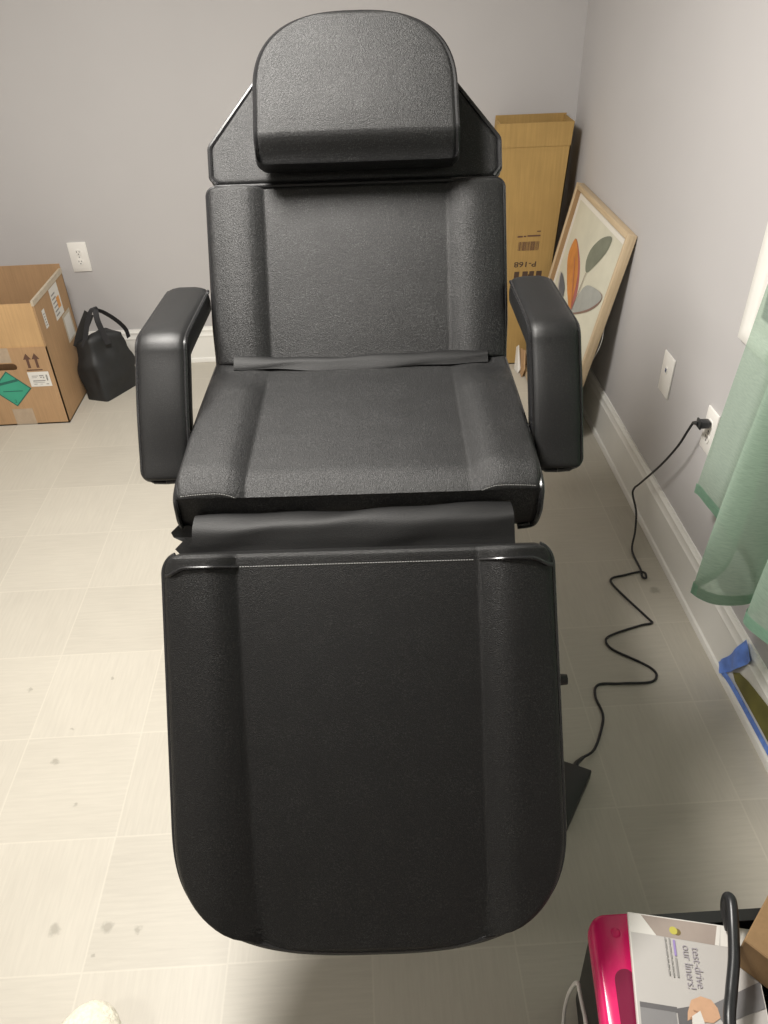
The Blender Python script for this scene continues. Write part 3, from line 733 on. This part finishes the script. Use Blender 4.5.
bm = bmesh.new(); skew_face(bm, yf-.003, yf+.001, .998, 1.090, .018, -.001); build('top_flap', bm, MT['card2'], tb, smooth=0)
bm = bmesh.new(); skew_face(bm, yb-.004, yb, .998, 1.092, -.005, .010); build('top_flap', bm, MT['card2'], tb, smooth=0)
bm = bmesh.new(); skew_wall(bm, lambda z: tx(z)[1]-.004+.012*(z-1)*10*.3, yf+.003, yb-.005, .998, 1.088, .004); build('top_flap', bm, MT['card2'], tb, smooth=0)
bm = bmesh.new(); skew_wall(bm, lambda z: tx(z)[0]+.006, yf+.05, yb-.005, .998, 1.080, .004); build('top_flap', bm, MT['card2'], tb, smooth=0)
# print runs upside down on the front
sh_x = .05
def on_tall(name, items): return print_mesh(name, items, (0, yf, 0), (1, 0, 0), (sh_x, 0, 1), tb, lift=.001)
def ox(wx, z): return wx-2.30-sh_x*z
bars = []; x = ox(2.305, .59); random.seed(3)
while x < ox(2.400, .59):
    w = random.choice((.0013, .002, .003)); bars.append(rect(x, .562, x+w, .602)); x += w+random.choice((.0012, .002, .003))
on_tall('printed_barcode', [(bars, MT['inkb'])])
lines = [rect(ox(2.298, .627), .622, ox(2.322, .627), .629), rect(ox(2.326, .627), .623, ox(2.338, .627), .629), rect(ox(2.343, .627), .624, ox(2.402, .627), .631), rect(ox(2.385, .647), .644, ox(2.402, .647), .649)]
on_tall('printed_text', [(lines, MT['inkb'])])
on_tall('printed_text', [(rot2(text_polys('P-168', .040, .0006), math.pi, (ox(2.343, .50), .50), 1.12, .86), MT['ink'])])
on_tall('printed_text', [([rect(ox(a, .43), .36, ox(b, .43), .466) for a, b in ((2.294, 2.317), (2.332, 2.357), (2.364, 2.386), (2.396, 2.422))]+[rect(ox(2.357, .40), .44, ox(2.364, .40), .452)], MT['ink'])])

# ------------------------------------------------------------------ framed picture
FW, FH, FD = .735, .872, .034
fr = thing('picture_frame', 'pale oak framed botanical print of coloured leaves leaning on the right wall', 'picture', (2.352, .189, 0))
lean = math.asin((2.5585-2.385)/.872)
# local: x to the viewer's right as seen facing it, -> world -y ; z up the slope ; y into the wall
fr.rotation_euler = Matrix(((0, math.cos(lean)*1, math.sin(lean)), (-1, 0, 0), (0, -math.sin(lean), math.cos(lean)))).to_euler()
fr.location.z = FD*math.sin(lean)+.001
b = .021
def bar(x0, x1, z0, z1, mat, nm='frame_bar'):
    bm = bmesh.new(); add_box(bm, ((x0+x1)/2, FD/2, (z0+z1)/2), (x1-x0, FD, z1-z0), .002); return build(nm, bm, mat, fr)
bar(-FW/2, -FW/2+b, 0, FH, MT['oak']); bar(FW/2-b, FW/2, 0, FH, MT['oak'])
oakh = wood('pale_oak_cross', (.50, .38, .235), (.63, .50, .335), 0)
bar(-FW/2+b, FW/2-b, FH-b, FH, oakh); bar(-FW/2+b, FW/2-b, 0, b, oakh)
for (x0, x1, z0, z1) in ((-FW/2+b, -FW/2+b+.003, b, FH-b), (FW/2-b-.003, FW/2-b, b, FH-b)):
    bm = bmesh.new(); add_box(bm, ((x0+x1)/2, .015, (z0+z1)/2), (x1-x0, .022, z1-z0)); build('inner_lip', bm, MT['oak_in'], fr, smooth=0)
bm = bmesh.new(); add_box(bm, (0, FD-.007, FH/2), (FW-2*b, .008, FH-2*b)); build('backing_board', bm, MT['mat_w'], fr, smooth=0)
def leaf(c, ang, ln, wd, bend=0, n=18, p=.75, a=0, bb=1):
    L_, R_ = [], []
    for i in range(n+1):
        t = i/n; w = wd/2*math.sin(math.pi*t)**p; cx = bend*math.sin(math.pi*t); L_.append((cx-w*a if a else cx-w, t*ln)); R_.append((cx+w*bb, t*ln))
    poly = L_+R_[::-1][1:-1]
    return rot2([poly], ang, c)
mw = .034
art = rect(-FW/2+b+mw, b+mw, FW/2-b-mw, FH-b-mw)
def blob(P): return [[(p.x, p.y) for p in catmull([(x, z, 0) for x, z in P], 6, True)]]
items = [([art], MT['art']),
    (blob([(-.222, .68), (-.252, .60), (-.180, .526), (-.10, .472), (-.012, .430), (.012, .46), (-.002, .53), (-.045, .592), (-.112, .642)]), MT['a_mag']),
    (blob([(-.222, .678), (-.252, .60), (-.180, .526), (-.10, .472), (-.020, .436), (-.030, .50), (-.055, .57), (-.125, .635)]), MT['a_org']),
    (blob([(.032, .62), (-.013, .650), (-.003, .705), (.063, .765), (.14, .800), (.178, .800), (.168, .751), (.105, .679)]), MT['a_grn']),
    (blob([(.005, .438), (.037, .540), (.091, .588), (.204, .613), (.276, .613), (.253, .566), (.156, .500)]), MT['a_brn']),
    (blob([(.008, .445), (.037, .540), (.091, .588), (.204, .613), (.272, .611), (.250, .575), (.156, .510)]), MT['a_gry']),
    (blob([(-.275, .50), (-.262, .515), (-.20, .47), (-.144, .42), (-.15, .38), (-.22, .40)]), MT['a_lav']),
    (blob([(-.262, .515), (-.235, .46), (-.165, .40), (-.140, .40), (-.155, .475), (-.205, .505)]), MT['a_dk']),
    ([[(.031, .62), (.035, .62), (.006, .43), (.001, .43)]], MT['a_brn']), ([[(-.004, .44), (.006, .44), (.09, .10), (.084, .10)]], MT['a_brn']),
    ([[(-.150, .62), (-.146, .622), (-.002, .46), (-.006, .458)]], MT['a_mag'])]
def prn(name, items): return print_mesh(name, items, (0, FD-.011, 0), (1, 0, 0), (0, 0, 1), fr, lift=.0006, step=.0005)
prn('botanical_print', items)
bm = bmesh.new(); add_tube(bm, catmull([(FW/2-.006, FD+.001, .52), (FW/2-.002, FD+.007, .48), (FW/2-.004, FD+.008, .44), (FW/2-.012, FD+.003, .39)], 6), .0012, 6); build('hanging_wire', bm, MT['white_cord'], fr)
# white and brown corner guard at the lower left corner of the frame
cg = thing('corner_guard', 'folded white and brown card guard at the lower left corner of the picture', 'packaging', (2.326, .50, 0))
bm = bmesh.new(); add_prism(bm, [(0, 0, .001), (-.008, .05, .001), (.002, .085, .10), (.004, .05, .125), (.010, 0, .02)], (.004, .002, 0)); build('white_flap', bm, MT['paper'], cg, smooth=0)
bm = bmesh.new(); add_prism(bm, [(.010, -.04, .001), (.012, .03, .001), (.014, .05, .11), (.020, -.02, .13), (.016, -.06, .05)], (.004, -.002, 0)); build('brown_flap', bm, MT['card'], cg, smooth=0)

# ------------------------------------------------------------------ curtain
cu = thing('curtain', 'sheer green curtain hanging over the window on the right wall', 'curtain', (2.47, -1.6, 0))
hemp = [(2.482, -1.157), (2.488, -1.20), (2.500, -1.275), (2.492, -1.40), (2.43, -1.49), (2.335, -1.548), (2.325, -1.570), (2.365, -1.598), (2.430, -1.612), (2.462, -1.600), (2.468, -1.622), (2.440, -1.640), (2.408, -1.66), (2.425, -1.728), (2.452, -1.80), (2.48, -1.86), (2.46, -1.93), (2.39, -1.98), (2.40, -2.03), (2.47, -2.07), (2.50, -2.14), (2.47, -2.20)]
hc = catmull([(x, y, 0) for x, y in hemp], 7); NZ = 44
rows = []
z0, z1 = .45, 2.09
nc = len(hc)
for i in range(NZ+1):
    t = i/NZ; z = z0+(z1-z0)*t
    row = []
    for j, p in enumerate(hc):
        k = sstep(t*1.1); sfrac = j/(nc-1)
        xt = 2.485+.022*math.sin(sfrac*2*math.pi*9); yt = -1.17-.98*sfrac
        lin = p.lerp(Vector((xt, yt, 0)), .85*k)
        yy = lin.y-.19*t*(1-sfrac)*math.exp(-sfrac*4)
        row.append((lin.x-2.47, yy+1.6, z+(.004*math.sin(j*.35) if i == 0 else 0)))
    rows.append(row)
def sheet_single(rows):
    bm = bmesh.new(); V = [[bm.verts.new(p) for p in r] for r in rows]
    for i in range(len(rows)-1):
        for j in range(len(rows[0])-1): bm.faces.new((V[i][j], V[i][j+1], V[i+1][j+1], V[i+1][j]))
    return bm
build('panel', sheet_single(rows), MT['sheer'], cu, smooth=180)
hr0 = [[(x-.0015, y+.0015, z+dz_) for x, y, z in rows[0]] for dz_ in (-.002, .012, .030)]
build('hem', sheet_single(hr0), MT['hem'], cu, smooth=180)
rod = thing('curtain_rod', 'slim white curtain rod above the window carrying the green curtain', 'curtain rod', (2.485, -1.62, 2.105))
bm = bmesh.new(); add_tube(bm, [(0, -.70, 0), (0, .70, 0)], .008, 12); build('pole', bm, MT['plate'], rod)
for s in (-1, 1):
    bm = bmesh.new(); add_tube(bm, [(0, s*.66, 0), (WX-2.485, s*.66, 0)], .006, 8); add_box(bm, (WX-2.485-.004, s*.66, 0), (.008, .04, .06), .002); build('bracket', bm, MT['plate'], rod)

# ------------------------------------------------------------------ painter's tape and olive strip on the baseboard
xb = WX-.0135
bm = bmesh.new()
P = [(xb-.012, -1.440, .036), (xb-.006, -1.452, .058), (xb-.008, -1.474, .090), (xb-.010, -1.494, .130), (xb-.006, -1.512, .168), (xb-.008, -1.526, .200)]
Pc = catmull(P, 5); rows = []
for i, p in enumerate(Pc):
    w = .016+.012*(i/len(Pc)); rows.append([p+Vector((-.004*math.sin(k*1.7+i*.5), -w*k, -w*.35*k)) for k in (-1, -.5, 0, .5, 1)])
add_sheet(bm, rows, .0012)
Pq = catmull([(xb-.010, -1.448, .036), (xb-.006, -1.50, .041), (xb-.003, -1.60, .040), (xb-.003, -1.75, .043), (xb-.003, -1.95, .043)], 6)
add_sheet(bm, [[p+Vector((-.001, 0, -.008)), p, p+Vector((.0005, 0, .010))] for p in Pq], .001)
tp = build('masking_tape', bm, MT['bluetape'], smooth=60); tag(tp, 'crumpled strip of blue masking tape stuck along the right baseboard below the curtain', 'tape')
bm = bmesh.new()
pts = [(-1.490, .072), (-1.515, .098), (-1.56, .116), (-1.66, .140), (-1.80, .150), (-1.95, .146), (-1.95, .060), (-1.80, .062), (-1.66, .062), (-1.56, .060), (-1.51, .060)]
add_prism(bm, [(xb-.0022, y, z) for y, z in pts], (.0018, 0, 0))
tag(build('paint_strip', bm, MT['olive'], smooth=0), 'olive green strip on the right baseboard just above the blue masking tape', 'strip')

# ------------------------------------------------------------------ things in the lower right corner
def frame_pts(pts, z): return [(x, y, z) for x, y in pts]
# magenta lidded case
pk = thing('storage_case', 'black case with a glossy magenta lid and a recessed grip, lower right corner', 'case', (1.955, -2.40, 0))
def rrect(w, h, r, n=6):
    out = []
    for cx, cy, a0 in ((w/2-r, h/2-r, 0), (-w/2+r, h/2-r, math.pi/2), (-w/2+r, -h/2+r, math.pi), (w/2-r, -h/2+r, 1.5*math.pi)):
        for k in range(n+1): a = a0+math.pi/2*k/n; out.append((cx+r*math.cos(a), cy+r*math.sin(a)))
    return out
shear = -.27   # the case stands turned a little: its long side runs back towards the viewer and left
def loftpk(levels, mat, nm, capb=True, capt=True):
    bm = bmesh.new(); R = []
    for w, h, r, z in levels: R.append([bm.verts.new((x-.0+(y)*.12, y, z)) for x, y in rrect(w, h, r)])
    for a, c2 in zip(R, R[1:]):
        n = len(a)
        for k in range(n): bm.faces.new((a[k], a[(k+1) % n], c2[(k+1) % n], c2[k]))
    if capb: bm.faces.new(R[0][::-1])
    if capt: bm.faces.new(R[-1])
    return build(nm, bm, mat, pk, smooth=40)
loftpk([(.088, .35, .02, .001), (.098, .36, .02, .245), (.098, .36, .02, .255)], MT['black'], 'body')
lid = loftpk([(.098, .362, .02, .256), (.106, .370, .024, .258), (.108, .372, .026, .270), (.106, .370, .026, .286), (.098, .362, .022, .297), (.088, .352, .018, .3005)], MT['magenta'], 'lid')
bm = bmesh.new(); add_prism(bm, [(x*1+y*.14-.011, y-.012, .3006) for x, y in rrect(.034, .20, .0168, 8)], (0, 0, .0012)); 
rg = build('grip_shade', bm, MT['magenta_shade'], lid, smooth=0)  # flat oval on the lid, the shade of the grip is its colour
bm = bmesh.new(); bmesh.ops.create_uvsphere(bm, u_segments=16, v_segments=8, radius=.009, matrix=Matrix.Translation((.007, .148, .300)) @ Matrix.Diagonal((1, 1, .35, 1))); build('lid_button', bm, MT['magenta'], lid)
bm = bmesh.new()
add_tube(bm, catmull([(1.885, -2.42, .004), (1.884, -2.330, .008), (1.890, -2.288, .05), (1.891, -2.281, .12), (1.893, -2.287, .185), (1.895, -2.295, .212), (1.897, -2.305, .202), (1.895, -2.332, .208), (1.892, -2.362, .215), (1.888, -2.43, .17), (1.880, -2.50, .06), (1.874, -2.53, .004)], 8), .0036, 8)
tag(build('white_cable', bm, MT['white_cord']), 'thin white cable looped against the left side of the magenta lidded case', 'cable')
# black storage bin holding the rest
bn = thing('storage_bin', 'black open storage bin beside the magenta lidded case, mostly under the booklet', 'bin', (2.20, -2.42, 0))
bm = bmesh.new()
def ringbox(w, h, z): return [bm.verts.new(p) for p in ((-w, -h, z), (w, -h, z), (w, h, z), (-w, h, z))]
RR = [ringbox(.155, .165, .001), ringbox(.168, .178, .300), ringbox(.180, .190, .302), ringbox(.180, .190, .311), ringbox(.160, .170, .311), ringbox(.148, .158, .012)]
for a, c2 in zip(RR, RR[1:]):
    for k in range(4): bm.faces.new((a[k], a[(k+1) % 4], c2[(k+1) % 4], c2[k]))
bm.faces.new(RR[0][::-1]); bm.faces.new(RR[-1])
build('bin_body', bm, MT['black'], bn, smooth=0)
# booklet
bk = thing('booklet', 'glossy booklet printed test-drive our liners lying on the magenta lid and black bin', 'booklet', (2.070, -2.320, 0))
o3 = Vector((1.987, -2.229, .3155)); e1 = (Vector((2.153, -2.264, 0))-Vector((1.987, -2.229, 0))); ex = e1.normalized(); ey = Vector((0, 0, 1)).cross(ex); 
Wb, Hb = .205, .30
O_ = o3-bk.location
bm = bmesh.new(); add_prism(bm, [O_, O_+ex*Wb, O_+ex*Wb-ey*Hb, O_-ey*Hb], (0, 0, .009)); build('pages', bm, MT['paper'], bk, smooth=0)
def w2b(x, y): d = Vector((x, y, 0))-Vector((1.987, -2.229, 0)); return (d.dot(ex), -d.dot(ey))
its = [([rect(.002, -.298, .203, -.002)], MT['b_grey']),
       ([[(.002, -.002), (.022, -.002), (.045, -.034), (.002, -.034)]], MT['paper']),
       ([[(.022, -.002), (.150, -.002), (.141, -.036), (.045, -.034)]], MT['b_taupe']), ([[(.150, -.002), (.156, -.002), (.148, -.036), (.141, -.036)], [(.156, -.002), (.203, -.002), (.203, -.036), (.150, -.036)]], MT['paper'])]
cir = lambda x, y, r, n=14: [[(x+r*math.cos(2*math.pi*k/n), y+r*math.sin(2*math.pi*k/n)) for k in range(n)]]
its += [(cir(.081, -.023, .006), MT['b_goldd']), (cir(.0745, -.0215, .0068), MT['b_gold'])]
its += [([[(.006, -.150), (.062, -.150), (.062, -.298), (.004, -.298)]], MT['b_mid']), ([[(.006, -.144), (.064, -.144), (.064, -.152), (.006, -.152)]], MT['b_dark']), ([[(.064, -.146), (.084, -.140), (.088, -.298), (.064, -.298)]], MT['b_dark'])]
its += [([[(.118, -.133), (.203, -.085), (.203, -.125), (.134, -.158)]], MT['b_slate']), ([[(.100, -.170), (.135, -.166), (.176, -.19), (.176, -.23), (.10, -.20)]], MT['b_slate']),
        ([[(0.0800, -0.1490), (0.0880, -0.1300), (0.1040, -0.1220), (0.1200, -0.1250), (0.1280, -0.1360), (0.1300, -0.1500), (0.1180, -0.1590), (0.1000, -0.1600), (0.0940, -0.1700), (0.0840, -0.1680), (0.0860, -0.1560), (0.0780, -0.1620)]], MT['b_skin']),
        ([[(0.0890, -0.1440), (0.0980, -0.1460), (0.1000, -0.1490), (0.0900, -0.1470)], [(0.0820, -0.1570), (0.0900, -0.1520), (0.0910, -0.1540), (0.0830, -0.1600)]], MT['b_skind']),
        ([[(0.0860, -0.1540), (0.1000, -0.1440), (0.1040, -0.1600), (0.1000, -0.2940), (0.0780, -0.2940), (0.0820, -0.1940)]], MT['paper'])]
Td = -math.pi/2
def tx2(s, size, cx, cy, m, sx=1.0): its.append((rot2(text_polys(s, size), Td, (cx, cy), sx, 1), m))
tx2('test-drive', .0195, .1065, -.078, MT['b_text'], .86); tx2('our liners!', .0195, .0915, -.079, MT['b_text'], .86)
its.append(([rect(.071, -.064, .0747, -.038)], MT['b_purple'])); its.append(([rect(.071, -.098, .074, -.067)], MT['label_grey']))
for q, (xx, a, b_) in enumerate(((.064, -.098, -.036), (.057, -.093, -.036))):
    yy = b_
    random.seed(q)
    while yy > a:
        l = random.uniform(.005, .012); its.append(([rect(xx, yy-l, xx+.0025, yy)], MT['label_grey'])); yy -= l+.002
print_mesh('printed_cover', its, O_+Vector((0, 0, .009)), ex, ey, bk, lift=.0003, step=.00012)
# small cardboard carton at the right edge
cb = thing('cardboard_box', 'small brown cardboard carton on the black bin at the lower right edge', 'box', (2.28, -2.345, .3255))
bm = bmesh.new()
q = [(-.142, .020), (-.060, .105), (.060, .030), (-.045, -.105), (-.138, -.075)]
q = [(-.144, .024), (-.066, .100), (.075, .010), (.02, -.16), (-.138, -.075)]
q = [(-.144, .024), (-.030, .135), (.085, .020), (-.030, -.105)]
add_prism(bm, [(x, y, 0) for x, y in q], (0, 0, .078)); 
bmesh.ops.bevel(bm, geom=bm.edges[:], offset=.002, segments=1, affect='EDGES')
build('carton', bm, MT['card3'], cb, smooth=0)
# black hose
hz = catmull([(2.150, -2.274, .335), (2.147, -2.258, .350), (2.146, -2.246, .368), (2.147, -2.243, .384), (2.146, -2.256, .390), (2.134, -2.295, .385), (2.117, -2.340, .383), (2.095, -2.385, .380), (2.074, -2.430, .378), (2.06, -2.50, .36), (2.06, -2.56, .335), (2.06, -2.58, .322)], 8)
bm = bmesh.new(); add_tube(bm, hz, .0095, 14); tag(build('rubber_hose', bm, MT['rubber']), 'thick black rubber hose arching over the booklet', 'hose')

# ------------------------------------------------------------------ slipper at the lower left
sl = thing('slipper', 'fuzzy cream slipper, only its toe in view at the bottom left', 'slipper', (.975, -2.335, 0), math.radians(-4))
bm = bmesh.new(); pts = []
def sw(t): return .072*(math.sin(math.pi*min(1, t*1.0+.0))**.45 if 0 < t < 1 else 0)*(1-.18*t)
n = 24; outl = [(sw(i/n), .125-.27*i/n) for i in range(n+1)]; outl += [(-x, y) for x, y in outl[::-1][1:-1]]
add_prism(bm, [(x, y, .001) for x, y in outl], (0, 0, .014)); build('sole', bm, MT['sole'], sl)
bm = bmesh.new(); bmesh.ops.create_uvsphere(bm, u_segments=72, v_segments=48, radius=1)
for v_ in bm.verts:
    p = v_.co.copy(); x, y, z = p.x*.078, p.y*.128-.005, p.z*.042+.048+.010*max(0, p.y)
    d = noise.noise(p*22)*.0028+noise.noise(p*50)*.0022
    if p.y < 0 and p.z > .3: z -= .035*sstep(-p.y*2.5)*(1-(p.x)**2)
    v_.co = Vector((x, y, z))+p*d
build('upper', bm, MT['wool'], sl, smooth=180)

# ------------------------------------------------------------------ light
def area(name, loc, size, power, col, rot=(0, 0, 0)):
    l = bpy.data.lights.new(name, 'AREA'); l.shape = 'DISK'; l.size = size; l.energy = power; l.color = col
    o = bpy.data.objects.new(name, l); link(o); o.location = loc; o.rotation_euler = rot; return o
area('ceiling_lamp', (1.0, -1.4, 2.40), .56, 84, (1, .96, .90))

area('fill_lamp', (-.8, -3.2, 2.40), .6, 22, (1, .95, .88))  # added fill light without a fixture, lifts the shadows
w = bpy.data.worlds.new('World'); scn.world = w; w.use_nodes = True
w.node_tree.nodes['Background'].inputs[0].default_value = (.9, .95, 1, 1); w.node_tree.nodes['Background'].inputs[1].default_value = .12

# ------------------------------------------------------------------ camera
cam = bpy.data.cameras.new('camera'); co = bpy.data.objects.new('camera', cam); link(co)
p, yw, r = 6.41389719e-01, 2.57157573e-02, -3.55359331e-02
F = Vector((math.sin(yw)*math.cos(p), math.cos(yw)*math.cos(p), -math.sin(p))); R0 = Vector((math.cos(yw), -math.sin(yw), 0)); U0 = R0.cross(F)
R1 = R0*math.cos(r)+U0*math.sin(r); U1 = U0*math.cos(r)-R0*math.sin(r)
co.matrix_world = Matrix(((R1.x, U1.x, -F.x, 1.5632710), (R1.y, U1.y, -F.y, -2.8768901), (R1.z, U1.z, -F.z, 1.7202824), (0, 0, 0, 1)))
cam.sensor_fit = 'VERTICAL'; cam.sensor_height = 36; cam.lens = 768.203*36/1024; cam.clip_start = .02
scn.camera = co
scn.view_settings.view_transform = 'Standard'; scn.view_settings.look = 'None'; scn.view_settings.exposure = 0; scn.view_settings.gamma = 1
